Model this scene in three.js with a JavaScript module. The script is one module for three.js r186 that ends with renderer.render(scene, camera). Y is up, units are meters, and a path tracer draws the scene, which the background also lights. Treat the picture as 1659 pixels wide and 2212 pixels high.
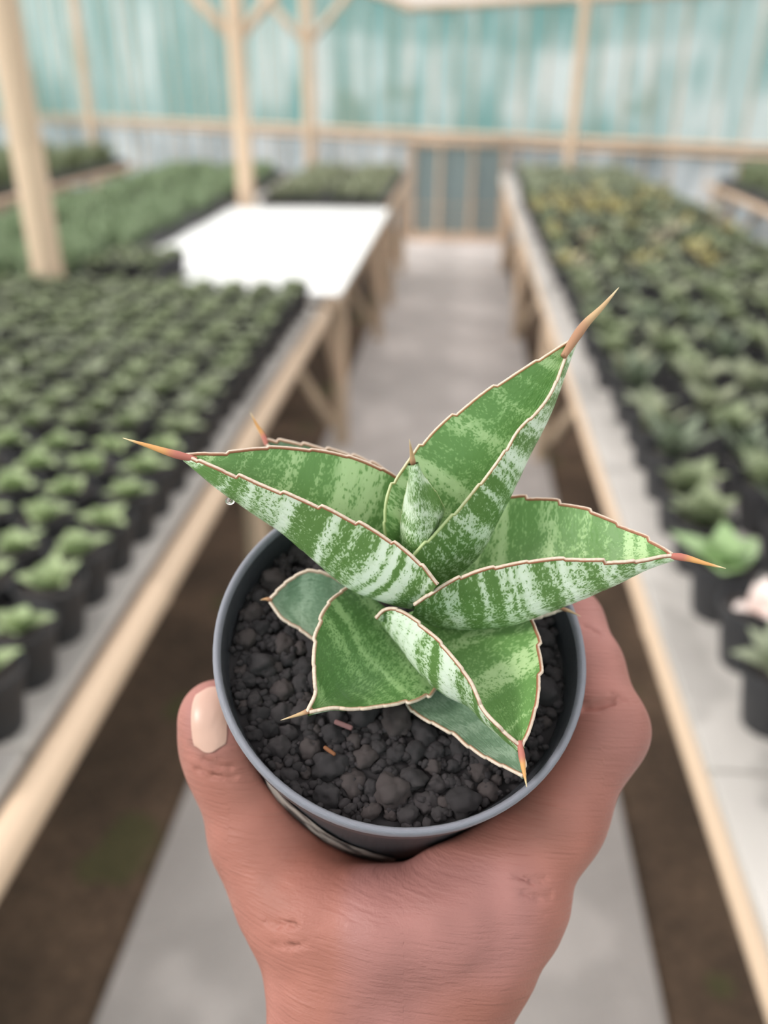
import * as THREE from 'three';
import { mergeGeometries, mergeVertices } from 'three/addons/utils/BufferGeometryUtils.js';
import { MarchingCubes } from 'three/addons/objects/MarchingCubes.js';
import { RoundedBoxGeometry } from 'three/addons/geometries/RoundedBoxGeometry.js';

/* ---------- camera, sky, exposure ---------- */
const W = 1659, H = 2212, F = 1900, CX = W / 2, CY = H / 2, EYE = 1.46;
const scene = new THREE.Scene();
const camera = new THREE.PerspectiveCamera(2 * Math.atan(CY / F) * 180 / Math.PI, W / H, 0.02, 120);
camera.position.set(0, EYE, 0);
camera.rotation.order = 'YXZ';
camera.rotation.set(-Math.atan2(940, F), Math.atan2(180, Math.hypot(F, 940)), 0);
camera.focus = 0.214;
camera.userData.fStop = 6.8;
camera.updateMatrixWorld(true);

const renderer = new THREE.WebGLRenderer();
renderer.toneMapping = THREE.LinearToneMapping;
renderer.toneMappingExposure = 1.18;
renderer.shadowMap.enabled = true;

/* seeded random numbers and noise */
function rng(seed) { let a = seed >>> 0; return () => { a = (a + 0x6D2B79F5) | 0; let t = Math.imul(a ^ (a >>> 15), 1 | a); t = (t + Math.imul(t ^ (t >>> 7), 61 | t)) ^ t; return ((t ^ (t >>> 14)) >>> 0) / 4294967296; }; }
const R0 = rng(7);
const rnd = (a = 1, b) => b === undefined ? R0() * a : a + (b - a) * R0();
const hash2 = (i, j, s) => { let h = Math.imul(i, 374761393) ^ Math.imul(j, 668265263) ^ Math.imul(s, 1274126177); h = Math.imul(h ^ (h >>> 13), 1274126177); return ((h ^ (h >>> 16)) >>> 0) / 4294967296; };
function vnoise(x, y, s = 0, px = 0, py = 0) {           // value noise, periodic in px, py cells when given
  const i = Math.floor(x), j = Math.floor(y), u = x - i, v = y - j, a = u * u * (3 - 2 * u), b = v * v * (3 - 2 * v);
  const w = (k, p) => p ? ((k % p) + p) % p : k;
  const h = (m, n) => hash2(w(m, px), w(n, py), s);
  return (h(i, j) * (1 - a) + h(i + 1, j) * a) * (1 - b) + (h(i, j + 1) * (1 - a) + h(i + 1, j + 1) * a) * b;
}
function fbm(x, y, s, oct, px = 0, py = 0) { let t = 0, g = 0.5, n = 0; for (let o = 0; o < oct; o++) { t += g * vnoise(x, y, s + o * 17, px, py); n += g; g *= 0.5; x *= 2; y *= 2; px *= 2; py *= 2; } return t / n; }
function hash3(i, j, k, s) { return hash2(i + k * 131, j - k * 57, s + k * 7); }
function n3(x, y, z, s = 0) {
  const i = Math.floor(x), j = Math.floor(y), k = Math.floor(z), f = (t) => t * t * (3 - 2 * t), u = f(x - i), v = f(y - j), w = f(z - k);
  const L = (a, b, t) => a + (b - a) * t;
  return L(L(L(hash3(i, j, k, s), hash3(i + 1, j, k, s), u), L(hash3(i, j + 1, k, s), hash3(i + 1, j + 1, k, s), u), v), L(L(hash3(i, j, k + 1, s), hash3(i + 1, j, k + 1, s), u), L(hash3(i, j + 1, k + 1, s), hash3(i + 1, j + 1, k + 1, s), u), v), w);
}
const clamp = (x, a = 0, b = 1) => Math.min(b, Math.max(a, x));
const sstep = (a, b, x) => { const t = clamp((x - a) / (b - a)); return t * t * (3 - 2 * t); };
const mix3 = (a, b, t) => [a[0] + (b[0] - a[0]) * t, a[1] + (b[1] - a[1]) * t, a[2] + (b[2] - a[2]) * t];

/* overcast sky: bright cloud cover seen only through the film of the greenhouse */
{
  const w = 256, h = 128, d = new Float32Array(w * h * 4);
  for (let j = 0; j < h; j++) for (let i = 0; i < w; i++) {
    const c = 0.92 + 0.16 * fbm(i / 32, j / 16, 3, 3, 8, 0), k = (j * w + i) * 4;
    d[k] = 0.98 * c; d[k + 1] = 1.0 * c; d[k + 2] = 1.02 * c; d[k + 3] = 1;
  }
  const sky = new THREE.DataTexture(d, w, h, THREE.RGBAFormat, THREE.FloatType);
  sky.mapping = THREE.EquirectangularReflectionMapping; sky.magFilter = THREE.LinearFilter; sky.wrapS = THREE.RepeatWrapping; sky.needsUpdate = true;
  scene.background = sky; scene.environment = sky;
}

/* low sun behind the cloud on the left: it makes the milky film of that side glow */
const sun = new THREE.DirectionalLight(new THREE.Color().setRGB(1, 0.97, 0.93), 8);
sun.position.set(-11, 6.5, 0); sun.target.position.set(-1, 0, -5); scene.add(sun, sun.target);
sun.castShadow = true; sun.shadow.mapSize.set(2048, 2048); Object.assign(sun.shadow.camera, { left: -12, right: 12, top: 12, bottom: -12, near: 0.5, far: 40 }); sun.shadow.radius = 26;

/* ---------- helpers ---------- */
const V = (x, y, z) => new THREE.Vector3(x, y, z);
const taken = {};
function numbered(n) { const k = taken[n] = (taken[n] ?? -1) + 1; return k ? n + '_' + String(k).padStart(3, '0') : n; }
function shade(o) { o.traverse((m) => { if (m.isMesh) { m.castShadow = true; m.receiveShadow = true; } }); return o; }
function mesh(name, geo, mat, parent) { const m = new THREE.Mesh(geo, mat); m.name = name; if (parent) parent.add(m); m.castShadow = m.receiveShadow = true; return m; }
function tag(o, label, category, group, kind) { o.userData.label = label; if (category) o.userData.category = category; if (group) o.userData.group = group; if (kind) o.userData.kind = kind; return o; }
function thing(name, label, category, pos = [0, 0, 0], turn = 0, group) { const o = new THREE.Group(); o.name = numbered(name); scene.add(o); o.position.set(...pos); o.rotation.y = turn; return tag(o, label, category, group); }
function struct(name, geo, mat, pos = [0, 0, 0]) { const m = geo ? mesh(name, geo, mat, scene) : new THREE.Group(); m.name = name; if (!geo) scene.add(m); m.position.set(...pos); m.userData.kind = 'structure'; return m; }
function copy(o, label) { const c = o.clone(); c.name = numbered(o.name.replace(/_\d{3}$/, '')); c.userData = { ...o.userData }; if (label) c.userData.label = label; scene.add(c); return c; }
const ones = ['first', 'second', 'third', 'fourth', 'fifth', 'sixth', 'seventh', 'eighth', 'ninth'], ord = [...ones, 'tenth', 'eleventh', 'twelfth', 'thirteenth', 'fourteenth', 'fifteenth', 'sixteenth', 'seventeenth', 'eighteenth', 'nineteenth'];
for (const [t, th] of [['twenty', 'twentieth'], ['thirty', 'thirtieth'], ['forty', 'fortieth']]) ord.push(th, ...ones.map((o) => t + '-' + o));
function bx(w, h, d, x, y, z, r = 0.004) { const g = new RoundedBoxGeometry(w, h, d, 1, Math.min(r, w / 2.1, h / 2.1, d / 2.1)); g.translate(x, y, z); return g; }
function uvScale(g, sx, sy) { const u = g.attributes.uv; for (let i = 0; i < u.count; i++) u.setXY(i, u.getX(i) * sx, u.getY(i) * sy); return g; }
function tex(w, h, fn, srgb = true, wrap = THREE.RepeatWrapping) {
  const d = new Uint8Array(w * h * 4);
  for (let j = 0; j < h; j++) for (let i = 0; i < w; i++) { const c = fn(i / w, j / h, i, j), k = (j * w + i) * 4; d[k] = clamp(c[0]) * 255; d[k + 1] = clamp(c[1]) * 255; d[k + 2] = clamp(c[2]) * 255; d[k + 3] = 255; }
  const t = new THREE.DataTexture(d, w, h, THREE.RGBAFormat); t.magFilter = THREE.LinearFilter; t.minFilter = THREE.LinearFilter; t.wrapS = t.wrapT = wrap;
  if (srgb) t.colorSpace = THREE.SRGBColorSpace; t.needsUpdate = true; return t;
}
const grey = (f) => (u, v, i, j) => { const g = f(u, v, i, j); return [g, g, g]; };
const std = (color, rough = 0.8, more = {}) => new THREE.MeshStandardMaterial({ color, roughness: rough, ...more });
const phys = (color, rough, more = {}) => new THREE.MeshPhysicalMaterial({ color, roughness: rough, ...more });
const C = (r, g, b) => new THREE.Color().setRGB(r, g, b);
function bamboo(len, r, node = 0.32, seed = 1, seg = 12) {   // culm with ringed joints, along +y from 0
  const q = rng(seed), pts = []; let y = 0; const put = (yy, k) => pts.push(new THREE.Vector2(r * k, yy));
  pts.push(new THREE.Vector2(0.0001, 0)); put(0, 1);
  for (y = node * q(); y < len - 0.03; y += node * (0.85 + 0.3 * q())) { put(y - 0.012, 1); put(y - 0.004, 1.09); put(y, 0.99); put(y + 0.005, 1.07); put(y + 0.014, 0.99); }
  put(len, 0.97); pts.push(new THREE.Vector2(0.0001, len));
  return new THREE.LatheGeometry(pts, seg);
}
function pole(a, b, r, seed, node) { const d = b.clone().sub(a), g = bamboo(d.length(), r, node, seed); g.applyQuaternion(new THREE.Quaternion().setFromUnitVectors(V(0, 1, 0), d.normalize())); g.translate(a.x, a.y, a.z); return g; }

/* ---------- materials of the house ---------- */
const bambooTex = tex(128, 512, (u, v) => { const g = fbm(u * 24, v * 6, 5, 3, 24, 6), p = fbm(u * 3, v * 5, 9, 3, 3, 5), k = 0.8 + 0.2 * g + 0.25 * (p - 0.5); return [0.90 * k, 0.785 * k, 0.68 * k]; });
const woodTex = tex(128, 512, (u, v) => { const g = fbm(u * 30, v * 4, 15, 3, 30, 4), p = fbm(u * 3, v * 6, 19, 3, 3, 6), k = 0.78 + 0.3 * g + 0.3 * (p - 0.5); return [0.82 * k, 0.70 * k, 0.60 * k]; });
const concreteTex = tex(512, 512, (u, v) => { const a = fbm(u * 6, v * 6, 25, 5, 6, 6), b = vnoise(u * 200, v * 200, 27, 200, 200), c = sstep(0.55, 0.7, fbm(u * 5, v * 5, 31, 3, 5, 5)), k = 0.765 + 0.12 * (a - 0.5) + 0.05 * (b - 0.5) + 0.07 * c; return [k * 1.0, k * 0.95, k * 0.935]; });  // lighter blotches painted in for dapples of light
const dirtTex = tex(512, 512, (u, v) => { const a = fbm(u * 8, v * 8, 35, 5, 8, 8), b = vnoise(u * 160, v * 160, 37, 160, 160), m = sstep(0.6, 0.72, fbm(u * 9, v * 9, 41, 3, 9, 9)), k = 0.375 + 0.22 * (a - 0.5) + 0.12 * (b - 0.5); return mix3([k * 1.05, k * 0.85, k * 0.70], [0.33, 0.36, 0.2], m * 0.5); });
const panelTex = tex(512, 512, (u, v) => { const a = fbm(u * 5, v * 5, 45, 4, 5, 5), b = sstep(0.58, 0.75, fbm(u * 12, v * 12, 47, 3, 12, 12)), k = 0.76 + 0.12 * (a - 0.5) - 0.10 * b; return [k, k * 0.965, k * 0.94]; });
const tealTex = tex(1024, 512, (u, v) => {               // dyed film in streaky overlapping lengths; brightness of sky and trees beyond painted in
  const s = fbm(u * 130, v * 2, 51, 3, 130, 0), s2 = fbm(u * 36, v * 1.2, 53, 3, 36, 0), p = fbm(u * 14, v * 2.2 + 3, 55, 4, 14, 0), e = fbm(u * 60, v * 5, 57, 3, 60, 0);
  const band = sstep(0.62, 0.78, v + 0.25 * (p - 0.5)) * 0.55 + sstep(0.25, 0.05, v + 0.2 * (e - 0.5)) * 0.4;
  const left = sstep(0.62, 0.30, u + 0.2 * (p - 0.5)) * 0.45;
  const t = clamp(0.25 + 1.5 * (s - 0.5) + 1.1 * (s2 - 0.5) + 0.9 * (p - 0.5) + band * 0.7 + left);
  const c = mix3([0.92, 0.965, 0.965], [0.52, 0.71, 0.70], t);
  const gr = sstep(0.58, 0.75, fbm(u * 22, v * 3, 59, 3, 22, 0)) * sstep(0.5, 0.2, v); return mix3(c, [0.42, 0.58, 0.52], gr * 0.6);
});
const greyFilmTex = tex(1024, 256, (u, v) => { const s = fbm(u * 160, v * 2, 61, 3, 160, 0), p = fbm(u * 30, v * 2, 63, 3, 30, 0), t = clamp(0.5 + 1.2 * (s - 0.5) + 1.2 * (p - 0.5)); return mix3([0.86, 0.88, 0.9], [0.55, 0.6, 0.63], t); });
const M = {
  bamboo: std(C(1, 1, 1), 0.6, { map: bambooTex }), wood: std(C(1, 1, 1), 0.75, { map: woodTex }),
  concrete: std(C(1, 1, 1), 0.85, { map: concreteTex }), dirt: std(C(1, 1, 1), 0.95, { map: dirtTex }), panel: std(C(1, 1, 1), 0.6, { map: panelTex }),
  roofFilm: phys(C(0.96, 0.96, 0.95), 0.85, { transmission: 0.85, side: THREE.DoubleSide }),
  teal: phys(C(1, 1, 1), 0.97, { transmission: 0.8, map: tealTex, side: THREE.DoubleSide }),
  greyFilm: phys(C(1, 1, 1), 0.9, { transmission: 0.35, map: greyFilmTex, side: THREE.DoubleSide }),
  net: phys(C(0.27, 0.34, 0.35), 0.9, { transmission: 0.5, side: THREE.DoubleSide }),
  blackPlastic: std(C(0.034, 0.033, 0.037), 0.6), soil: std(C(0.065, 0.055, 0.052), 0.95),  // pot black and soil lifted to imitate background haze
  sheet: std(C(0.93, 0.93, 0.93), 0.35),
};

/* ---------- the greenhouse: ground, path, walls, roof ---------- */
const WALL_T = -0.597;                                       // the end wall stands askew to the path
{
  const g = new THREE.BoxGeometry(40, 0.2, 40); uvScale(g, 26, 26); struct('floor', g, M.dirt, [0, -0.115, -4]);
  const p = new THREE.BoxGeometry(0.97, 0.03, 13.4); uvScale(p, 0.97, 11); struct('floor_path', p, M.concrete, [-0.087, 0, -2.5]);
  // roof: two slopes of milky film on rafters, ridge over the row of posts
  const roof = struct('ceiling');
  const ridge = [-1.3, 3.5], eaves = [[-7.5, 2.45], [5.0, 2.45]], z0 = 4, z1 = -14.5;
  for (const [x, y] of eaves) {
    const q = new THREE.BufferGeometry(), a = [ridge[0], ridge[1], z0], b = [ridge[0], ridge[1], z1], c = [x, y, z1], d = [x, y, z0];
    q.setAttribute('position', new THREE.Float32BufferAttribute([...a, ...b, ...c, ...d], 3)); q.setIndex([0, 1, 2, 0, 2, 3]); q.setAttribute('uv', new THREE.Float32BufferAttribute([0, 0, 1, 0, 1, 1, 0, 1], 2)); q.computeVertexNormals();
    mesh('roof_film', q, M.roofFilm, roof);
    for (let z = z0 - 0.4, k = 0; z > z1; z -= 1.3, k++) mesh('rafter', pole(V(ridge[0], ridge[1] - 0.06, z), V(x, y - 0.06, z), 0.03, 40 + k), M.bamboo, roof);
    mesh('eaves_beam', pole(V(x, y - 0.12, z0), V(x, y - 0.12, z1), 0.04, 71), M.bamboo, roof);
  }
  mesh('ridge_beam', pole(V(ridge[0], ridge[1] - 0.1, z0), V(ridge[0], ridge[1] - 0.1, z1), 0.045, 70), M.bamboo, roof);
  for (const [n, x] of [['wall_left', -7.5], ['wall_right', 5.0]]) {
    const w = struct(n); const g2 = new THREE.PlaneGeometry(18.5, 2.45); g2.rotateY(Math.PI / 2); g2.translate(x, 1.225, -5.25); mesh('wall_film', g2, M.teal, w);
    for (let z = 3.8, k = 0; z > -14.4; z -= 1.3, k++) mesh('bamboo_post', pole(V(x + (x < 0 ? 0.05 : -0.05), -0.02, z), V(x + (x < 0 ? 0.05 : -0.05), 2.4, z), 0.035, 80 + k), M.bamboo, w);
  }
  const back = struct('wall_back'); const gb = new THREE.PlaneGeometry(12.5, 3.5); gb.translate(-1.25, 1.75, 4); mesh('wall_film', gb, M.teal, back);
}
{
  const w = struct('wall_far', null, null, [-0.05, 0, -9.49]); w.rotation.y = WALL_T;
  const top = (s) => s > -0.6 ? 2.07 : 2.07 + 0.28 * (-0.6 - s);
  const strip = (s0, s1, y0, y1, n, us, vs, z) => {            // a sheet that follows the sloping top plate
    const pos = [], uv = [], idx = [];
    for (let i = 0; i <= n; i++) { const s = s0 + (s1 - s0) * i / n, a = y0(s), b = y1(s), dz = z + 0.012 * Math.sin(s * 9) ; pos.push(s, a, dz, s, b, dz); uv.push((s + 9) / us, 0, (s + 9) / us, vs); if (i) { const k = i * 2; idx.push(k - 2, k, k + 1, k - 2, k + 1, k - 1); } }
    const g = new THREE.BufferGeometry(); g.setAttribute('position', new THREE.Float32BufferAttribute(pos, 3)); g.setAttribute('uv', new THREE.Float32BufferAttribute(uv, 2)); g.setIndex(idx); g.computeVertexNormals(); return g;
  };
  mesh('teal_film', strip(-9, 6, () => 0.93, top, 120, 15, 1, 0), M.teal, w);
  mesh('upper_film', strip(-9, 6, top, () => 4.6, 40, 15, 1, 0), M.roofFilm, w);
  mesh('lower_sheet', strip(-9, 6, () => -0.02, () => 0.93, 60, 15, 1, 0.01), M.greyFilm, w);
  for (const [y, z, r] of [[0.955, 0.05, 0.024], [0.885, 0.045, 0.022]]) mesh('bamboo_rail', pole(V(-9, y, z), V(6, y, z), r, 90 + y * 10), M.bamboo, w);
  mesh('top_plate', pole(V(-0.7, 2.07, 0.05), V(6, 2.07, 0.05), 0.035, 95), M.bamboo, w);
  mesh('top_plate', pole(V(-9, top(-9), 0.05), V(-0.6, 2.08, 0.05), 0.035, 96), M.bamboo, w);
  const q = rng(11);
  for (let s = -8.8, k = 0; s < 5.8; s += 0.2 + 0.12 * q(), k++) mesh('bamboo_slat', pole(V(s, -0.01, 0.028), V(s + 0.06 * (q() - 0.5), top(s), 0.028), 0.006 + 0.006 * q(), 100 + k, 0.5), M.bamboo, w);
  // the gate closing the path
  const d = struct('door_1', null, null, [-0.055, 0, -9.02]);
  mesh('door_net', (() => { const g = new THREE.PlaneGeometry(0.86, 0.84); g.translate(0, 0.47, -0.02); return g; })(), M.net, d);
  for (const x of [-0.44, 0.44]) mesh('door_frame', bx(0.045, 0.9, 0.045, x, 0.46, 0), M.wood, d);
  mesh('door_frame', bx(0.93, 0.05, 0.045, 0, 0.9, 0), M.wood, d);
  mesh('door_sill', bx(0.97, 0.07, 0.08, 0, 0.045, 0.02), M.wood, d);
  for (const x of [-0.18, 0.13]) mesh('bamboo_slat', pole(V(x, 0.05, 0.01), V(x + 0.01, 0.9, 0.01), 0.018, 140 + x * 50), M.bamboo, d);
  for (const y of [0.2, 0.34]) mesh('cross_wire', pole(V(-0.43, y, 0.0), V(0.43, y, 0.0), 0.005, 150, 2), M.bamboo, d);
}

/* posts with forked braces */
function post(x, z, h, r, label, brace, lean = 0) {
  const p = thing('bamboo_post', label, 'post', [x, 0, z], 0, 'bamboo posts');
  mesh('culm', pole(V(0, -0.01, 0), V(lean, h, 0), r, 200 + Math.abs(Math.round(x * 10 + z)), 0.42), M.bamboo, p);
  if (brace) for (const s of [-1, 1]) mesh('brace', pole(V(s * r * 0.5, brace, 0), V(s * 0.95, brace + 0.95, 0), r * 0.55, 220 + s, 0.4), M.bamboo, p);
  return p;
}
post(-1.455, -3.07, 3.35, 0.053, 'thick bamboo post rising from the left bench, nearest the camera', 0, -0.02);
post(-1.3, -5.5, 3.35, 0.052, 'bamboo post with forked braces just behind the white sheet', 1.66);
post(-1.33, -8.15, 3.35, 0.05, 'farther bamboo post with wide forked braces before the teal wall', 1.72);
post(0.86, -7.95, 2.85, 0.045, 'bamboo post at the far end of the right bench', 0, 0.05);
post(-4.25, -10.6, 2.8, 0.045, 'thin faint bamboo post before the far left of the teal wall', 0);

/* ---------- benches ---------- */
function bench(label, x0, x1, z0, z1, aisle, legs, lip = 0.068) {   // lip: how far the boards stop short of the front          // aisle: +1 when the walking side is x1
  const b = thing('plant_bench', label, 'bench', [(x0 + x1) / 2, 0, (z0 + z1) / 2]);
  const cx = (x0 + x1) / 2, cz = (z0 + z1) / 2, w = x1 - x0, L = z0 - z1, e = (aisle > 0 ? x1 : x0) - cx, o = (aisle > 0 ? x0 : x1) - cx, s = aisle;
  const n = Math.round(L / 1.2);                               // table boards laid end to end
  for (let k = 0; k < n; k++) { const l = L / n, g = bx(w - lip, 0.018, l - 0.004, -s * lip / 2, 0.741, L / 2 - l * (k + 0.5), 0.003); uvScale(g, 1, 1); mesh('table_board', g, M.panel, b); }
  const rail = (x, y, r, seed) => mesh('front_rail', pole(V(x, y, L / 2), V(x, y, -L / 2), r, seed, 0.6), M.bamboo, b);
  rail(e - s * 0.041 + (lip < 0.03 ? s * 0.014 : 0), lip < 0.03 ? 0.706 : 0.7255, 0.0235, 301); rail(o + s * 0.03, 0.70, 0.027, 302);
  for (const z of legs) {
    const zz = z - cz;
    for (const x of [e - s * 0.07, o + s * 0.08]) mesh('leg', pole(V(x, -0.01, zz), V(x, 0.71, zz), 0.032, 310 + zz), M.bamboo, b);
    mesh('cross_beam', pole(V(e - s * 0.055, 0.68, zz + 0.05), V(o + s * 0.02, 0.68, zz + 0.05), 0.028, 330), M.bamboo, b);
    if (z > -3) continue;
    mesh('brace', pole(V(e - s * 0.10, 0.1, zz + 0.02), V(e - s * 0.45, 0.68, zz + 0.02), 0.022, 340), M.bamboo, b);
    mesh('brace', pole(V(e - s * 0.08, 0.30, zz), V(e - s * 0.08, 0.69, zz + 0.38), 0.02, 341), M.bamboo, b);
  }
  return b;
}
bench('bench left of the path under the rosettes, with a pale bamboo front rail', -2.35, -0.42, 0.35, -3.0, 1, [-0.35, -1.95]);
bench('bench left of the path under the white sheet', -2.35, -0.42, -3.14, -5.43, 1, [-3.58, -5.3]);
bench('bench left of the path nearest the teal wall', -2.35, -0.42, -5.57, -7.5, 1, [-6.2, -7.4]);
bench('long bench right of the path with a broad white front strip', 0.295, 1.27, 0.35, -7.7, -1, [-0.35, -3.47, -5.4, -7.5], 0.012);
bench('bench at the far left behind the nearest post', -4.6, -2.98, 0.35, -8.4, 1, [-4.4, -6.4, -8.2]);
bench('bench at the far right edge behind a second aisle', 1.8, 3.2, -3.2, -7.2, -1, [-3.6, -5.4, -7.05]);

/* white sheet on the empty stretch of the left bench */
{
  const g = new THREE.PlaneGeometry(0.95, 2.27, 24, 48); g.rotateX(-Math.PI / 2); const p = g.attributes.position;
  for (let i = 0; i < p.count; i++) { const x = p.getX(i), z = p.getZ(i); const cut = 0.33 * sstep(0.62, 0.86, z) + 0.02 * (fbm(z * 4, 3, 83, 3) - 0.5); p.setX(i, 0.475 + (x - 0.475) * (0.95 - cut) / 0.95); p.setY(i, 0.004 + 0.010 * fbm(x * 3 + 9, z * 3 + 9, 81, 3)); }
  const under = g.clone(); const up = under.attributes.position; for (let i = 0; i < up.count; i++) up.setY(i, 0.0008); const ix = under.index; for (let i = 0; i < ix.count; i += 3) { const a = ix.getX(i); ix.setX(i, ix.getX(i + 1)); ix.setX(i + 1, a); }
  const m = mergeGeometries([g, under]); m.computeVertexNormals();
  const o = mesh('plastic_sheet', m, M.sheet, scene); o.position.set(-0.904, 0.7505, -4.285); tag(o, 'bright white plastic sheet on the empty stretch of the left bench', 'sheet');
}

/* ---------- background plants ---------- */
function bladeGeo(len, width, rise, bend, fold, thick = 0.0012, nu = 5) {   // a closed pointed leaf growing along +x, keeled below
  const pos = [], idx = [], uv = [];
  for (let side = 0; side < 2; side++) for (let i = 0; i <= nu; i++) {
    const u = i / nu, a = rise - bend * u, x = len * (u * Math.cos(rise) * (1 - 0.25 * bend * u) + 0.25 * bend * u * u * Math.cos(a)), y = len * u * Math.sin(rise - bend * u * 0.6), w = width * 0.5 * Math.pow(1 - u, 0.75) * (0.55 + 1.3 * u * (1 - u) + 0.15) * 1.6;
    for (let k = -1; k <= 1; k++) { pos.push(x, y + Math.abs(k) * w * fold - (side ? thick * (1 - u) * (k ? 0.4 : 1.6) : 0), k * w); uv.push(u, 0.5 + k * 0.5); }
  }
  const r = (nu + 1) * 3;
  for (let side = 0; side < 2; side++) for (let i = 0; i < nu; i++) for (let k = 0; k < 2; k++) { const a = side * r + i * 3 + k, b = a + 1, c = a + 3, d = a + 4; if (side) idx.push(a, c, b, b, c, d); else idx.push(a, b, c, b, d, c); }
  const g = new THREE.BufferGeometry(); g.setAttribute('position', new THREE.Float32BufferAttribute(pos, 3)); g.setAttribute('uv', new THREE.Float32BufferAttribute(uv, 2)); g.setIndex(idx); g.computeVertexNormals(); return g;
}
const greens = {  // leaf colours lifted and dulled to imitate background haze
  light: std(C(0.32, 0.39, 0.20), 0.6), mid: std(C(0.215, 0.25, 0.14), 0.6), dark: std(C(0.145, 0.175, 0.115), 0.6), grey: std(C(0.265, 0.29, 0.195), 0.65),
  seed: std(C(0.24, 0.31, 0.18), 0.65), olive: std(C(0.26, 0.28, 0.18), 0.65), yellow: std(C(0.44, 0.39, 0.18), 0.65), straw: std(C(0.42, 0.37, 0.26), 0.7), fresh: std(C(0.30, 0.42, 0.20), 0.5), white: std(C(0.85, 0.72, 0.68), 0.7),
};
const potWall = new THREE.LatheGeometry([[0.0001, 0], [0.034, 0], [0.0455, 0.079], [0.0485, 0.080], [0.0490, 0.0855], [0.0465, 0.0860], [0.0445, 0.080], [0.0435, 0.070]].map(([x, y]) => new THREE.Vector2(x, y)), 20);
const potSoil = (() => { const g = new THREE.CircleGeometry(0.0438, 18); g.rotateX(-Math.PI / 2); g.translate(0, 0.0725, 0); return g; })();
function rosette(seed, n, len, width, rise, mat, split, fold = 0.55) {
  const q = rng(seed), out = [];
  for (let k = 0; k < n; k++) { const inner = k >= n - 3, g = bladeGeo(len * (inner ? 0.75 : 0.85 + 0.3 * q()), width * (0.85 + 0.3 * q()), (inner ? rise + 0.55 : rise + 0.25 * (q() - 0.5)), 0.35 * q(), fold); g.rotateY(k * 2.4 + 0.5 * (q() - 0.5)); g.translate(0, 0.073, 0); out.push(g); }
  return split ? out : [mergeGeometries(out)];
}
function pottedProto(seed, n, len, width, rise, mat, split, fold) {
  const o = new THREE.Group(); mesh('pot', potWall, M.blackPlastic, o); mesh('soil', potSoil, M.soil, o);
  for (const g of rosette(seed, n, len, width, rise, mat, split, fold)) mesh(split ? 'leaf' : 'foliage', g, mat, o);
  return o;
}
const inView = (x, y, z, m = 0.06) => { const p = V(x, y, z).project(camera); return p.z < 1 && Math.abs(p.x) < 1 + m && Math.abs(p.y) < 1 + m; };
function place(proto, name, label, category, group, x, z, turn, sc = 1, y = 0.7505) {
  const c = proto.clone(); c.name = numbered(name); scene.add(c); c.position.set(x, y, z); c.rotation.y = turn; c.scale.setScalar(sc); tag(c, label, category, group); return shade(c);
}
{ // star rosettes on the near left bench
  const lightP = [1, 2, 3].map((s) => pottedProto(s, 7, 0.052, 0.032, 0.5, greens.light, true));
  const darkP = [4, 5, 6].map((s) => pottedProto(s, 9, 0.060, 0.031, 0.62, s === 5 ? greens.grey : greens.mid, false));
  const q = rng(21);
  for (let r = 0; r < 24; r++) for (let c = 0; c < 17; c++) {
    const z = -0.70 - r * 0.1 + 0.008 * (q() - 0.5), x = -0.546 - c * 0.1 + 0.008 * (q() - 0.5), turn = q() * 6.28, v = Math.floor(q() * 3), sc = 0.95 + 0.1 * q();
    if (!inView(x, 0.84, z, 0.3) || z < -2.945) continue;
    if (r < 9) place(lightP[v], 'potted_rosette', `pale star rosette, ${ord[r]} row from camera, ${ord[c]} pot from the left bench edge`, 'potted plant', 'pale rosettes on the left bench', x, z, turn, sc);
    else place(darkP[v], 'potted_rosette', `dark green rosette, ${ord[23 - r]} row before the white sheet, ${ord[c]} pot from the bench rail`, 'potted plant', 'dark rosettes on the left bench', x, z, turn, sc);
  }
  for (let r = 0; r < 4; r++) for (let c = 0; c < 3; c++) place(darkP[(r + c) % 3], 'potted_rosette', `dark rosette clump beside the white sheet and nearest post, ${ord[r]} row, ${ord[c]} from the sheet`, 'potted plant', 'dark rosettes beside the white sheet', -1.135 - c * 0.1, -3.2 - r * 0.1, r + c * 2);
}
function tray(seed, w, d, h, n, mat, up = 1.25) {                // black tray full of seedlings
  const o = new THREE.Group(), q = rng(seed), out = [];
  const sh = [bx(w, 0.05, 0.012, 0, 0.026, d / 2 - 0.006), bx(w, 0.05, 0.012, 0, 0.026, -d / 2 + 0.006), bx(0.012, 0.05, d, w / 2 - 0.006, 0.026, 0), bx(0.012, 0.05, d, -w / 2 + 0.006, 0.026, 0), bx(w - 0.02, 0.04, d - 0.02, 0, 0.021, 0)];
  mesh('tray', mergeGeometries(sh), M.blackPlastic, o);
  for (let k = 0; k < n; k++) { const g = bladeGeo(h * (0.7 + 0.6 * q()), 0.014 + 0.012 * q(), up + 0.5 * (q() - 0.5), 0.5 * q(), 0.3, 0.0008, 3); g.rotateY(q() * 6.28); g.translate((q() - 0.5) * (w - 0.03 - h * 0.9), 0.04, (q() - 0.5) * (d - 0.03 - h * 0.9)); out.push(g); }
  const s = mesh('seedlings', mergeGeometries(out), mat, o); s.userData.kind = 'stuff'; return o;
}
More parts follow.
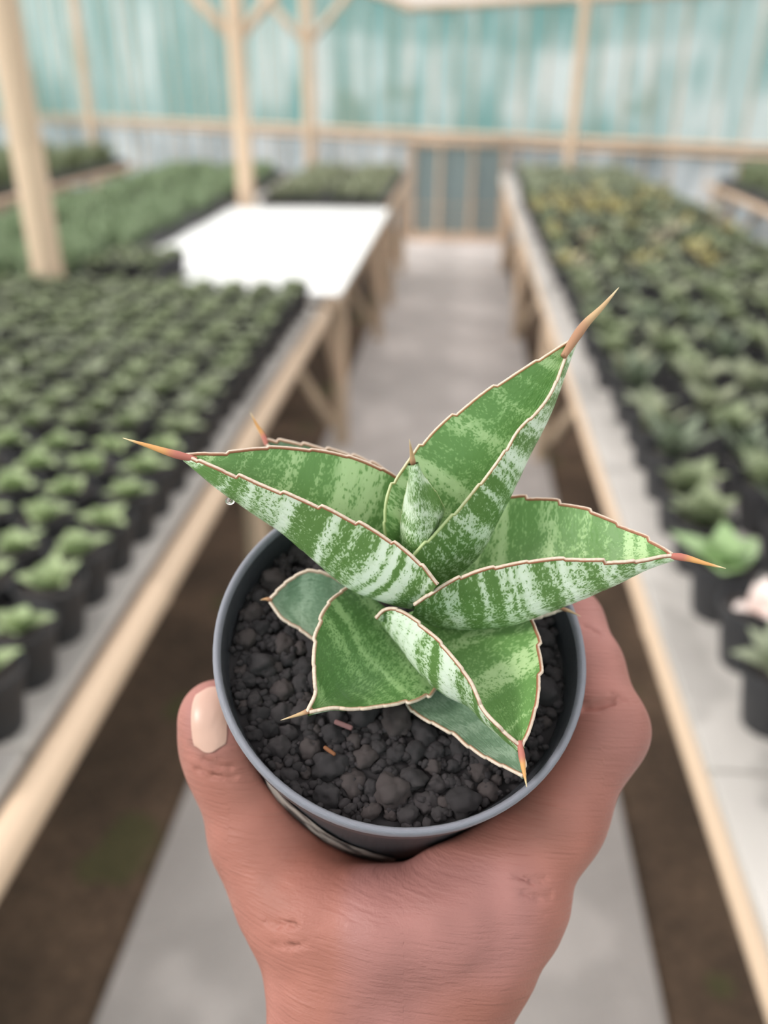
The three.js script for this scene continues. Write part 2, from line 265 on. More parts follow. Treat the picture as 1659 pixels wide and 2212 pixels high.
{
  const g1 = [1, 2].map((s) => tray(s, 0.46, 0.56, 0.09, 620, greens.seed)), g2 = [3, 4].map((s) => tray(s, 0.38, 0.46, 0.08, 460, greens.olive, 0.9)), g3 = tray(5, 0.5, 0.6, 0.16, 420, greens.mid), g4 = tray(6, 0.44, 0.56, 0.07, 520, greens.grey, 0.8);
  const q = rng(5);
  for (let r = 0; r < 7; r++) for (let c = 0; c < 2; c++) { const x = -1.625 - c * 0.47, z = -3.43 - r * 0.575 - (r > 3 ? 0.14 : 0); place(g1[(r + c) % 2], 'seedling_tray', `tray of grassy green seedlings left of the white sheet, ${ord[r]} row back, ${c ? 'outer' : 'inner'} one`, 'seedling tray', 'grassy trays on the left bench', x, z, 0); }
  for (let r = 0; r < 4; r++) for (let c = 0; c < 2; c++) { const x = -0.655 - c * 0.385, z = -5.81 - r * 0.47; if (Math.hypot(x + 1.3, z + 5.5) < 0.3 && c > 1) continue; place(g2[(r + c) % 2], 'seedling_tray', `olive seedling tray behind the white sheet, ${ord[r]} row back, ${c ? 'post' : 'path'} side`, 'seedling tray', 'olive trays behind the white sheet', x, z, 0); }
  for (let r = 0; r < 6; r++) for (let c = 0; c < 3; c++) place(g3, 'seedling_tray', `tray of taller dark plants, far left bench, ${ord[r]} row back, ${ord[c]} from its aisle`, 'seedling tray', 'trays on the far left bench', -3.27 - c * 0.51, -4.9 - r * 0.61, 0);
  for (let r = 0; r < 3; r++) for (let c = 0; c < 2; c++) place(g4, 'seedling_tray', `low grey green tray ending the right bench, ${ord[r]} row back, ${c ? 'outer' : 'path'} side`, 'seedling tray', 'trays ending the right bench', 0.62 + c * 0.45, -6.25 - r * 0.57, 0);
  for (let r = 0; r < 5; r++) for (let c = 0; c < 2; c++) place(g3, 'seedling_tray', `tray of dark plants on the far right bench, ${ord[r]} row back, ${c ? 'outer' : 'aisle side'}`, 'seedling tray', 'trays on the far right bench', 2.1 + c * 0.51, -4.2 - r * 0.62, 0);
}
{ // mixed potted plants on the right bench
  const P = {
    a: pottedProto(31, 9, 0.078, 0.044, 0.7, greens.mid, false, 0.35), b: pottedProto(32, 10, 0.075, 0.036, 0.6, greens.grey, false, 0.4), c: pottedProto(33, 8, 0.090, 0.040, 0.85, greens.olive, false, 0.35),
    d: pottedProto(34, 8, 0.10, 0.030, 0.8, greens.dark, false, 0.3), y: pottedProto(35, 8, 0.097, 0.028, 0.7, greens.yellow, false, 0.3), s: pottedProto(36, 7, 0.092, 0.026, 0.75, greens.straw, false, 0.3), w: pottedProto(37, 7, 0.055, 0.026, 0.6, greens.white, true, 0.3), f: pottedProto(51, 6, 0.095, 0.045, 0.4, greens.fresh, true, 0.25),
  };
  const text = { a: ['mid green leafy pot on right bench', 'leafy plants on the right bench'], b: ['grey green leafy pot on right bench', 'grey green plants on the right bench'], c: ['olive green pot on right bench', 'olive plants on the right bench'], d: ['dark long-leaved pot on right bench', 'dark plants on the right bench'],
    y: ['yellowing pot on right bench', 'yellowing plants on the right bench'], s: ['withered straw pot on right bench', 'withered plants on the right bench'], w: ['pinkish white leaved pot on right bench', 'pinkish plants on the right bench'], f: ['fresh green broad-leaved pot on right bench', 'broad-leaved plants on the right bench'] };
  const q = rng(41);
  for (let r = 0; r < 40; r++) for (let c = 0; c < 7; c++) {
    const z = -0.62 - r * 0.132 + 0.02 * (q() - 0.5), x = 0.402 + c * 0.13 + 0.014 * (q() - 0.5), turn = q() * 6.28, t = q(), sc = 0.95 + 0.15 * q();
    if (!inView(x, 0.84, z, 0.25)) continue;
    let k = t < 0.42 ? 'a' : t < 0.66 ? 'b' : t < 0.84 ? 'c' : 'd';
    if (z < -3.2 && t > 0.62 && t < 0.78) k = 'y'; else if (z < -2.9 && t > 0.92) k = 's';
    if (z < -4.6 && z > -5.1 && c < 4 && t > 0.3) k = 'y';
    if (!c && r < 5) k = ['f', 'a', 'b', 'w', 'f'][r];
    place(P[k], 'potted_plant', `${text[k][0]}, ${ord[r]} row from camera, ${ord[c]} from the path`, 'potted plant', text[k][1], x, z, turn, sc);
  }
}

/* ---------- the held pot: frame of the pot ---------- */
const pn = V(0.08057, 0.55302, 0.82926).normalize(), pc = V(0.00483, -0.03497, -0.23678);   // rim normal and centre as seen from the camera
const e1 = V(1, 0, 0).addScaledVector(pn, -pn.x).normalize(), e3 = e1.clone().cross(pn);
const POT_H = 0.082;
const toWorld = new THREE.Matrix4().makeBasis(e1, pn, e3).setPosition(pc.clone().addScaledVector(pn, -POT_H)).premultiply(camera.matrixWorld);
function Q(px, py, h) {                                       // a point h above the rim plane, in the pot's own frame
  const d = V((px - CX) / F, -(py - CY) / F, -1), t = (pc.dot(pn) + h) / d.dot(pn), p = d.multiplyScalar(t).sub(pc);
  return V(p.dot(e1), h + POT_H, p.dot(e3));
}
const plant = thing('potted_snake_plant', 'green banded snake plant rosette with spiked red-edged leaves in the hand-held grey pot', 'potted plant');
toWorld.decompose(plant.position, plant.quaternion, plant.scale);

/* pot */
{
  const lathe = (pts, n = 96) => new THREE.LatheGeometry(pts.map(([x, y]) => new THREE.Vector2(x, y)), n);
  const speck = tex(256, 256, grey((u, v) => 0.5 + 0.5 * (fbm(u * 60, v * 60, 91, 3, 60, 60) - 0.5)), false); speck.repeat.set(6, 2);
  const pm = std(C(0.045, 0.046, 0.054), 0.5, { bumpMap: speck, bumpScale: 0.0002 }), rm = std(C(0.23, 0.228, 0.27), 0.5, { bumpMap: speck, bumpScale: 0.0002 });  // rim plastic made lighter than the wall to paint in sky light
  const pot = mesh('pot', lathe([[0.0001, 0], [0.0400, 0], [0.0415, 0.0015], [0.0466, 0.0725], [0.0492, 0.0735], [0.0497, 0.0805], [0.0480, 0.0805], [0.0474, 0.072], [0.0445, 0.060], [0.0395, 0.003], [0.0001, 0.003]]), pm, plant);
  mesh('rim', lathe([[0.04940, 0.0765], [0.04985, 0.0785], [0.05030, 0.0805], [0.05015, 0.0820], [0.04945, 0.0826], [0.04870, 0.0823], [0.04825, 0.0812], [0.04810, 0.0790]]), rm, pot);
  // torn label film below the rim; rim-lit lower edge painted whitish
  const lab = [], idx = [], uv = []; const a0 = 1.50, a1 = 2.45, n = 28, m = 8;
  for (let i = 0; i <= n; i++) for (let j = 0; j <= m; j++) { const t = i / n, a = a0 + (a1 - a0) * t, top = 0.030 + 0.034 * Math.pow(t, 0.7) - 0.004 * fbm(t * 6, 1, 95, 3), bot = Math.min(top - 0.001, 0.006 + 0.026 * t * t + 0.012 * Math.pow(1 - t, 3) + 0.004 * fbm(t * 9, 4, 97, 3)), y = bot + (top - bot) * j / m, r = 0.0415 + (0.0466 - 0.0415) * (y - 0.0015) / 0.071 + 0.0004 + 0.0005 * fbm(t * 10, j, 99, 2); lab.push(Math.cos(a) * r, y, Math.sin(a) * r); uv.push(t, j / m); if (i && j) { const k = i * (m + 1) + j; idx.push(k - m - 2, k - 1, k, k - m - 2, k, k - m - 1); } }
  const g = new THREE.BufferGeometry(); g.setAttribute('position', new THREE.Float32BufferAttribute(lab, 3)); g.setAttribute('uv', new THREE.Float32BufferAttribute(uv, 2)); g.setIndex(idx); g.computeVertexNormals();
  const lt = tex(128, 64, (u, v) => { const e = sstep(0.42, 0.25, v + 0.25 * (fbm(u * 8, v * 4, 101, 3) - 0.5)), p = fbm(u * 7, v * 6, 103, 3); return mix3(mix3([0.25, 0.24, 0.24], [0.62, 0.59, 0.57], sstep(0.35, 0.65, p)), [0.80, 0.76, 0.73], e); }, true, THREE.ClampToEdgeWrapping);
  mesh('torn_label', g, std(C(1, 1, 1), 0.5, { map: lt, side: THREE.DoubleSide }), pot).userData.label = 'grey torn film with a rim-lit crescent painted along its lower edge';
}
/* soil: gravelly clods */
{
  const base = new THREE.CircleGeometry(0.0468, 96, 0, Math.PI * 2), rings = []; const pos = [0, 0.070, 0], idx = [], nr = 26, ns = 96;
  for (let i = 1; i <= nr; i++) for (let k = 0; k < ns; k++) { const r = 0.0468 * i / nr, a = k / ns * Math.PI * 2, x = r * Math.cos(a), z = r * Math.sin(a); pos.push(x, 0.069 + 0.004 * fbm(x * 300 + 50, z * 300 + 50, 111, 3), z); const p = 1 + (i - 1) * ns + k, pk = 1 + (i - 1) * ns + (k + 1) % ns; if (i === 1) idx.push(0, pk, p); else { idx.push(p - ns, pk - ns, p, pk - ns, pk, p); } }
  const g = new THREE.BufferGeometry(); g.setAttribute('position', new THREE.Float32BufferAttribute(pos, 3)); g.setIndex(idx); g.computeVertexNormals();
  const sm = [C(0.036, 0.029, 0.031), C(0.024, 0.020, 0.022), C(0.047, 0.036, 0.036), C(0.030, 0.025, 0.027)].map((c) => std(c, 0.92));
  const soil = mesh('soil', g, sm[1], plant);
  const shapes = []; const lump = (seed, det) => { let s = new THREE.IcosahedronGeometry(1, det); s.deleteAttribute('uv'); s.deleteAttribute('normal'); s = mergeVertices(s, 1e-4); const p = s.attributes.position; for (let i = 0; i < p.count; i++) { const x = p.getX(i), y = p.getY(i), z = p.getZ(i), k = 0.62 + 0.55 * n3(x * 1.3 + seed * 9, y * 1.3, z * 1.3, seed) + 0.34 * n3(x * 3.1, y * 3.1 + seed * 5, z * 3.1, seed + 3) + 0.26 * n3(x * 6.5, y * 6.5, z * 6.5 + seed, seed + 5) + 0.14 * n3(x * 13, y * 13, z * 13 + seed, seed + 6) - 0.1; p.setXYZ(i, x * k, y * k * 0.85, z * k); } s.computeVertexNormals(); return s; };
  for (let s = 0; s < 9; s++) shapes.push(lump(s + 1, 4));
  const q = rng(77), spots = []; let tries = 0;
  const radii = []; for (let k = 0; k < 290; k++) radii.push(k < 26 ? 0.0034 + 0.0012 * q() : k < 110 ? 0.0022 + 0.0010 * q() : 0.0013 + 0.0008 * q()); radii.sort((a, b) => b - a);
  for (const r of radii) for (let t = 0; t < 220; t++) { const a = q() * 6.283, d = Math.sqrt(q()) * (0.0462 - r), x = d * Math.cos(a), z = d * Math.sin(a); if (spots.every((s) => Math.hypot(s[0] - x, s[1] - z) > (s[2] + r) * (t < 160 ? 0.86 : 0.6))) { spots.push([x, z, r]); break; } }
  spots.forEach(([x, z, r], k) => { const m = mesh('clod', shapes[k % 9], sm[Math.floor(q() * 4)], soil); m.position.set(x, 0.0705 + r * 0.35 + 0.001 * q(), z); m.scale.setScalar(r); m.rotation.set(q() * 6, q() * 6, q() * 6); });
  const small = lump(20, 2), im = new THREE.InstancedMesh(small, sm[1], 1500), mt = new THREE.Matrix4(), qu = new THREE.Quaternion(), col = C(1, 1, 1);
  for (let k = 0; k < 1500; k++) { const a = q() * 6.283, d = Math.sqrt(q()) * 0.046, r = 0.0005 + 0.0008 * q(); qu.setFromEuler(new THREE.Euler(q() * 6, q() * 6, q() * 6)); mt.compose(V(d * Math.cos(a), 0.0715 + 0.0018 * q(), d * Math.sin(a)), qu, V(r, r, r)); im.setMatrixAt(k, mt); const b = 0.8 + 0.7 * q(); im.setColorAt(k, col.setRGB(b, b * 0.97, b * 0.97)); }
  im.name = 'fine_grit'; im.userData.kind = 'stuff'; im.castShadow = im.receiveShadow = true; soil.add(im);
  // two scraps of dry bark on the soil
  const chip = (px, py, l, w, turn, c, h = -0.0065) => { const p = Q(px, py, h), s = bx(l, 0.0012, w, 0, 0, 0, 0.0005), m = mesh('bark_chip', s, std(c, 0.8), soil); m.position.copy(p); m.rotation.set(0.25, turn, 0.15); };
  chip(742, 1566, 0.0052, 0.0014, -0.35, C(0.19, 0.09, 0.09)); chip(712, 1622, 0.0038, 0.0011, -0.6, C(0.2, 0.075, 0.03));
}

/* leaves */
function leafTexture(seed, inner, outer) {                    // lower half: inner face, upper half: outer face; u runs along the leaf
  return tex(1024, 1024, (u, v) => {
    const out = v >= 0.5, vv = out ? (v - 0.5) * 2 : v * 2, bend = 0.10 * (vv - 0.5) * (vv - 0.5) * 4;
    const wob = 0.05 * (fbm(u * 5, vv * 3, seed, 3) - 0.5) + 0.022 * (fbm(u * 14, vv * 9, seed + 2, 3) - 0.5), x = u + bend * 0.35 + wob;
    const b = fbm(x * 26, vv * 0.6 + (out ? 0 : 7), seed + 4, 2), b2 = fbm(x * 46, vv * 1.1, seed + 6, 2), big = fbm(x * 5, vv * 1.5, seed + 8, 2);
    const fine = fbm(u * 250, vv * 150, seed + 10, 2), mid = fbm(u * 80, vv * 60, seed + 12, 3);
    const strength = (b - 0.5) * 1.5 + (b2 - 0.5) * 1.15 + (big - 0.5) * 0.4;
    const t = strength * (out ? 1.4 : 1.05) + (fine - 0.5) * 2.3 + (mid - 0.5) * 1.2 + (out ? 0.06 : 0.0);
    const k = sstep(-0.13, 0.13, t), s = out ? outer : inner;
    const soft = sstep(-0.5, 0.6, strength + (mid - 0.5) * 0.6);
    return mix3(mix3(s[0], s[1], soft * 0.5), mix3(s[1], s[2], soft), k);
  });
}
const IN1 = [[0.39, 0.54, 0.30], [0.49, 0.63, 0.39], [0.67, 0.77, 0.56]], OUT1 = [[0.36, 0.49, 0.26], [0.58, 0.68, 0.50], [0.85, 0.89, 0.82]];
const IN2 = [[0.31, 0.45, 0.24], [0.38, 0.52, 0.30], [0.55, 0.67, 0.45]];
const leafBump = tex(512, 512, grey((u, v) => 0.5 + 0.5 * (fbm(u * 20, v * 90, 131, 3, 20, 90) - 0.5) + 0.3 * (fbm(u * 120, v * 120, 133, 2, 120, 120) - 0.5)), false);
const leafMats = [leafTexture(301, IN1, OUT1), leafTexture(351, IN1, OUT1), leafTexture(401, IN2, OUT1), leafTexture(451, [[0.41, 0.51, 0.41], [0.47, 0.57, 0.47], [0.56, 0.64, 0.55]], [[0.44, 0.54, 0.44], [0.50, 0.59, 0.50], [0.58, 0.66, 0.58]])].map((t) => phys(C(1, 1, 1), 0.42, { map: t, bumpMap: leafBump, bumpScale: 0.0002, specularIntensity: 0.6 }));
const marginMat = std(C(1, 1, 1), 0.6, { vertexColors: true });
function tubeOf(points, radii, colors, ring = 8, refs) {          // tapered tube with a colour per ring point
  const pos = [], col = [], idx = [], n = points.length;
  for (let i = 0; i < n; i++) {
    const a = points[Math.max(0, i - 1)], b = points[Math.min(n - 1, i + 1)], t = b.clone().sub(a).normalize();
    let side = refs ? refs[i].clone() : V(0, 1, 0); side.addScaledVector(t, -side.dot(t)).normalize(); const up = t.clone().cross(side);
    for (let k = 0; k < ring; k++) { const w = k / ring * Math.PI * 2, p = points[i].clone().addScaledVector(side, Math.cos(w) * radii[i]).addScaledVector(up, Math.sin(w) * radii[i]); pos.push(p.x, p.y, p.z); const c = colors(i / (n - 1), w); col.push(...c); if (i) { const q0 = (i - 1) * ring + k, q1 = (i - 1) * ring + (k + 1) % ring; idx.push(q0, q1, q0 + ring, q1, q1 + ring, q0 + ring); } }
  }
  for (const [s, flip] of [[0, 0], [(n - 1) * ring, 1]]) for (let k = 1; k < ring - 1; k++) flip ? idx.push(s, s + k, s + k + 1) : idx.push(s, s + k + 1, s + k);
  const g = new THREE.BufferGeometry(); g.setAttribute('position', new THREE.Float32BufferAttribute(pos, 3)); g.setAttribute('color', new THREE.Float32BufferAttribute(col, 3)); g.setIndex(idx); g.computeVertexNormals(); return g;
}
const spineCol = { orange: [[0.42, 0.13, 0.10], [0.62, 0.30, 0.10], [0.78, 0.62, 0.38]], pale: [[0.36, 0.18, 0.10], [0.50, 0.32, 0.17], [0.74, 0.58, 0.38]], brown: [[0.30, 0.14, 0.08], [0.40, 0.22, 0.10], [0.55, 0.4, 0.25]] };
function leaf(o) {
  const curve = (a) => new THREE.CatmullRomCurve3(a.map((p) => Q(...p)), false, 'centripetal');
  const L = curve(o.L), Rr = curve(o.R), K = curve(o.K), NU = 128, NV = 28, w = o.w ?? 2.2, thick = o.t ?? 0.0022, q = rng(o.seed);
  const wave = o.wave ?? 0.0005, saw = []; for (let i = 0, v = 0, ph = 0; i <= NU; i++) { ph += 0.03 + 0.10 * q() * q(); if (ph > 1) { ph -= 1; v = q(); } saw.push([(ph - 0.5) * (0.2 + v), (((ph + 0.37) % 1) - 0.5) * (0.3 + 0.9 * (1 - v))]); }
  const rowsP = [], Lp = [], Rp = [], len = K.getLength();
  for (let i = 0; i <= NU; i++) {
    const u = i / NU, l = L.getPointAt(u), r = Rr.getPointAt(u), k = K.getPointAt(u), mid = l.clone().add(r).multiplyScalar(0.5), depth = k.clone().sub(mid);
    const fade = sstep(0, 0.15, u) * sstep(1, 0.93, u);
    l.addScaledVector(l.clone().sub(k).normalize(), wave * fade * saw[i][0] * 2); r.addScaledVector(r.clone().sub(k).normalize(), wave * fade * saw[i][1] * 2);
    Lp.push(l); Rp.push(r); const row = [];
    for (let j = 0; j <= NV; j++) { const v = j / NV, a = (1 - v) * (1 - v), b = 2 * v * (1 - v) * w, c = v * v; row.push(l.clone().multiplyScalar(a).addScaledVector(k, b).addScaledVector(r, c).multiplyScalar(1 / (a + b + c))); }
    rowsP.push({ row, depth });
  }
  const pos = [], uv = [], idx = [], nrm = [];
  const N = rowsP.map(({ row, depth }, i) => row.map((p, j) => {
    const du = rowsP[Math.min(NU, i + 1)].row[j].clone().sub(rowsP[Math.max(0, i - 1)].row[j]), dv = row[Math.min(NV, j + 1)].clone().sub(row[Math.max(0, j - 1)]), n = du.cross(dv);
    if (n.lengthSq() < 1e-22) n.copy(depth); return n.normalize();
  }));
  let s = 0; for (let i = 5; i < NU - 5; i += 4) s += N[i][NV / 2].dot(rowsP[i].depth); s = Math.sign(s) || 1;
  const off = o.off ?? q() * 0.2;
  for (let f = 0; f < 2; f++) for (let i = 0; i <= NU; i++) for (let j = 0; j <= NV; j++) {
    const u = i / NU, v = j / NV, bulge = 0.0004 + thick * Math.pow(Math.sin(Math.PI * v), 0.7) * (1 - 0.55 * u), p = rowsP[i].row[j].clone().addScaledVector(N[i][j], s * (f ? bulge : -0.0003)); pos.push(p.x, p.y, p.z); uv.push(off + u * len * 9.0, (f ? 0.505 : 0.005) + v * 0.49);
  }
  const r = (NU + 1) * (NV + 1);
  for (let f = 0; f < 2; f++) for (let i = 0; i < NU; i++) for (let j = 0; j < NV; j++) { const a = f * r + i * (NV + 1) + j, b = a + 1, c = a + NV + 1, d = c + 1; if ((f ? s : -s) > 0) idx.push(a, c, b, b, c, d); else idx.push(a, b, c, b, d, c); }
  const g = new THREE.BufferGeometry(); g.setAttribute('position', new THREE.Float32BufferAttribute(pos, 3)); g.setAttribute('uv', new THREE.Float32BufferAttribute(uv, 2)); g.setIndex(idx); g.computeVertexNormals();
  const m = mesh('leaf', g, leafMats[o.mat ?? 0], plant); if (o.label) m.userData.label = o.label;
  const brown = o.edge ?? [0.31, 0.12, 0.06], pale = [0.70, 0.58, 0.48], low = o.low ?? brown;
  for (const [P, O] of [[Lp, Rp], [Rp, Lp]]) {
    const refs = P.map((p, i) => p.clone().sub(rowsP[i].row[NV / 2]).normalize().addScaledVector(N[i][P === Lp ? 0 : NV], -0.25 * s)), rr = P.map((p, i) => (o.mr ?? 0.00052) * (0.95 + 0.1 * q()));
    const jit = []; for (let i = 0; i <= NU; i++) jit.push(q());
    mesh('leaf_margin', tubeOf(P, rr, (u, a) => { const edge = 0.5 + 0.5 * Math.cos(a), body = mix3(low, brown, sstep(0.15, 0.5, u)); return mix3(body, mix3(o.low ? [0.50, 0.58, 0.30] : pale, pale, sstep(0.15, 0.5, u)), sstep(0.70, 0.86, edge) * (0.7 + 0.25 * jit[Math.round(u * NU)])); }, 10, refs), marginMat, m);
  }
  if (o.spine) {
    const pts = new THREE.CatmullRomCurve3(o.spine.map((p) => Q(...p))).getPoints(24), r0 = o.sr ?? 0.0017, sc = spineCol[o.sc ?? 'orange'];
    mesh('spine', tubeOf(pts, pts.map((p, i) => r0 * Math.pow(1 - i / 24.6, 0.85) * Math.min(1, 0.5 + 0.08 * i)), (u) => u < 0.5 ? mix3(sc[0], sc[1], sstep(0.25, 0.5, u)) : mix3(sc[1], sc[2], sstep(0.75, 1, u)), 12), marginMat, m);
  }
  return m;
}
// A: broad leaf reaching left
leaf({ seed: 1, mat: 0, w: 2.4, off: 0.02, label: 'broad leaf reaching left with an orange spine',
  R: [[945, 1262, 0.030], [900, 1210, 0.034], [830, 1160, 0.036], [740, 1115, 0.038], [620, 1068, 0.040], [530, 1035, 0.041], [450, 1005, 0.042], [402, 985, 0.042]],
  L: [[930, 1105, 0.020], [900, 1065, 0.024], [850, 1028, 0.029], [780, 996, 0.033], [700, 976, 0.036], [575, 968, 0.039], [490, 978, 0.041], [402, 983, 0.042]],
  K: [[905, 1335, -0.004], [850, 1345, 0.000], [745, 1322, 0.004], [680, 1262, 0.011], [605, 1180, 0.020], [540, 1125, 0.028], [470, 1060, 0.036], [402, 986, 0.0415]],
  spine: [[425, 993, 0.0414], [370, 979, 0.043], [320, 963, 0.044], [265, 946, 0.045]], sr: 0.0013 });
// B: tall leaf reaching up to the right
leaf({ seed: 2, mat: 1, w: 2.0, off: 0.05, low: [0.30, 0.38, 0.14], label: 'tallest leaf reaching up right with a long spine', edge: [0.40, 0.19, 0.08],
  L: [[850, 1215, 0.0200], [832, 1150, 0.0280], [832, 1095, 0.0327], [850, 1042, 0.0361], [882, 998, 0.0395], [930, 940, 0.0436], [1000, 882, 0.0484], [1080, 830, 0.0531], [1150, 786, 0.0572], [1235, 735, 0.0606]],
  R: [[880, 1215, 0.0300], [900, 1192, 0.0320], [950, 1142, 0.0361], [1000, 1090, 0.0402], [1050, 1030, 0.0443], [1085, 985, 0.0470], [1120, 930, 0.0504], [1160, 890, 0.0531], [1190, 850, 0.0558], [1215, 790, 0.0586], [1236, 736, 0.0606]],
  K: [[925, 1330, -0.0020], [985, 1290, 0.0040], [1060, 1240, 0.0120], [1095, 1165, 0.0200], [1125, 1090, 0.0290], [1152, 1015, 0.0354], [1180, 930, 0.0429], [1208, 835, 0.0518], [1237, 738, 0.0603]],
  spine: [[1217, 770, 0.0603], [1262, 703, 0.0626], [1300, 664, 0.0647], [1337, 621, 0.0667]], sr: 0.0016, mr: 0.00043, sc: 'pale' });
// C: young rolled leaf in the heart
leaf({ seed: 3, mat: 2, w: 1.6, off: 0.1, wave: 0.0002, mr: 0.00045, low: [0.28, 0.38, 0.15], edge: [0.34, 0.40, 0.18], label: 'young rolled leaf in the heart with a pale spine',
  L: [[905, 1215, 0.018], [930, 1160, 0.026], [956, 1105, 0.034], [944, 1072, 0.040], [918, 1035, 0.046], [894, 1000, 0.052]],
  R: [[880, 1220, 0.018], [868, 1150, 0.026], [872, 1100, 0.034], [880, 1060, 0.040], [886, 1030, 0.046], [890, 1000, 0.052]],
  K: [[895, 1260, 0.024], [898, 1190, 0.034], [905, 1120, 0.043], [902, 1080, 0.048], [899, 1040, 0.0515], [892, 1002, 0.0535]],
  spine: [[893, 1008, 0.052], [890, 985, 0.055], [884, 948, 0.060]], sr: 0.0009, sc: 'pale' });
// D: broad leaf reaching right
leaf({ seed: 4, mat: 1, w: 2.3, off: 0.12, label: 'broad leaf reaching right with an orange spine',
  R: [[895, 1306, 0.020], [925, 1286, 0.024], [960, 1264, 0.027], [1020, 1238, 0.030], [1110, 1219, 0.033], [1200, 1208, 0.036], [1280, 1211, 0.038], [1345, 1215, 0.039], [1452, 1200, 0.040]],
  L: [[960, 1150, 0.012], [1010, 1100, 0.017], [1060, 1080, 0.021], [1120, 1074, 0.025], [1200, 1084, 0.030], [1270, 1104, 0.034], [1330, 1130, 0.037], [1400, 1166, 0.039], [1452, 1198, 0.040]],
  K: [[880, 1335, -0.006], [940, 1388, -0.004], [1010, 1412, 0.000], [1100, 1406, 0.005], [1180, 1370, 0.012], [1250, 1330, 0.020], [1320, 1280, 0.029], [1390, 1230, 0.036], [1453, 1201, 0.0395]],
  spine: [[1440, 1200, 0.0395], [1480, 1205, 0.0405], [1520, 1216, 0.041], [1568, 1228, 0.0415]], sr: 0.0012 });
// E: leaf pointing down over the rim
leaf({ seed: 5, mat: 0, w: 1.8, off: 0.16, label: 'leaf pointing down to the pot rim at lower right',
  L: [[812, 1335, 0.010], [830, 1318, 0.012], [860, 1317, 0.015], [905, 1347, 0.018], [952, 1390, 0.020], [987, 1432, 0.020], [1016, 1472, 0.019], [1046, 1535, 0.017], [1090, 1582, 0.015], [1124, 1612, 0.013]],
  R: [[1010, 1285, -0.002], [1090, 1300, 0.004], [1140, 1325, 0.008], [1160, 1370, 0.011], [1167, 1430, 0.013], [1163, 1490, 0.014], [1150, 1555, 0.014], [1127, 1612, 0.013]],
  K: [[845, 1340, -0.006], [815, 1365, -0.005], [840, 1430, -0.005], [878, 1495, -0.005], [930, 1532, -0.004], [1000, 1545, -0.001], [1060, 1578, 0.005], [1125, 1616, 0.0125]],
  spine: [[1122, 1600, 0.0135], [1128, 1640, 0.013], [1132, 1668, 0.0125], [1138, 1700, 0.012]], sr: 0.0011 });
// F: leaf pointing to the lower left
leaf({ seed: 6, mat: 2, w: 1.5, off: 0.08, label: 'dark green leaf pointing to the lower left with a straw spine', edge: [0.42, 0.24, 0.15],
  L: [[760, 1262, 0.004], [716, 1297, 0.008], [694, 1332, 0.010], [681, 1382, 0.011], [678, 1440, 0.010], [680, 1500, 0.008], [664, 1537, 0.006]],
  R: [[960, 1470, -0.003], [920, 1505, 0.000], [880, 1516, 0.002], [840, 1523, 0.003], [760, 1532, 0.005], [720, 1529, 0.006], [668, 1538, 0.006]],
  K: [[880, 1340, -0.006], [850, 1400, -0.006], [820, 1470, -0.006], [785, 1508, -0.006], [745, 1520, -0.004], [700, 1530, 0.001], [666, 1538, 0.0055]],
  spine: [[676, 1532, 0.006], [650, 1542, 0.0055], [606, 1556, 0.005]], sr: 0.0009, sc: 'pale', t: 0.0016 });
// G: small low grey-green leaf at the left
leaf({ seed: 7, mat: 3, w: 1.2, wave: 0.0002, label: 'small low grey green leaf at the left with a withered tip', edge: [0.45, 0.3, 0.22],
  L: [[760, 1270, 0.000], [705, 1240, 0.003], [664, 1234, 0.003], [622, 1256, 0.001], [583, 1294, -0.001]],
  R: [[780, 1400, -0.006], [720, 1400, -0.005], [676, 1380, -0.0045], [650, 1360, -0.004], [610, 1336, -0.003], [583, 1300, -0.0015]],
  K: [[790, 1330, -0.008], [720, 1330, -0.008], [660, 1318, -0.007], [620, 1310, -0.005], [583, 1297, -0.0015]],
  spine: [[588, 1296, -0.001], [575, 1294, -0.001], [562, 1296, -0.0015]], sr: 0.0008, sc: 'brown', t: 0.0015 });
// H: low leaf on the soil under E
leaf({ seed: 8, mat: 3, w: 1.1, off: 0.02, label: 'low grey green leaf lying on the soil under the lower right leaf', edge: [0.38, 0.2, 0.12],
  L: [[870, 1500, -0.005], [890, 1535, -0.0035], [930, 1560, -0.003], [975, 1583, -0.002], [1005, 1606, -0.001], [1045, 1634, 0.001], [1090, 1656, 0.003], [1130, 1676, 0.005]],
  R: [[960, 1440, -0.004], [1010, 1480, -0.003], [1060, 1510, -0.002], [1100, 1560, 0.000], [1125, 1620, 0.003], [1133, 1673, 0.005]],
  K: [[930, 1470, -0.009], [980, 1530, -0.008], [1030, 1570, -0.006], [1080, 1620, -0.002], [1131, 1676, 0.0045]], t: 0.0014 });
// I: leaf behind A
leaf({ seed: 9, mat: 3, w: 1.6, label: 'leaf behind the left one showing only its edge and a thin spine', edge: [0.42, 0.22, 0.14],
  L: [[900, 1120, 0.000], [860, 1040, 0.006], [780, 990, 0.010], [700, 970, 0.013], [640, 957, 0.015], [573, 950, 0.016]],
  R: [[870, 1180, 0.004], [800, 1120, 0.009], [720, 1060, 0.013], [650, 1010, 0.015], [576, 962, 0.016]],
  K: [[880, 1200, -0.008], [800, 1140, -0.006], [700, 1080, -0.002], [640, 1030, 0.006], [577, 965, 0.0145]],
  spine: [[576, 962, 0.016], [568, 940, 0.017], [555, 918, 0.019], [540, 890, 0.022]], sr: 0.0010 });
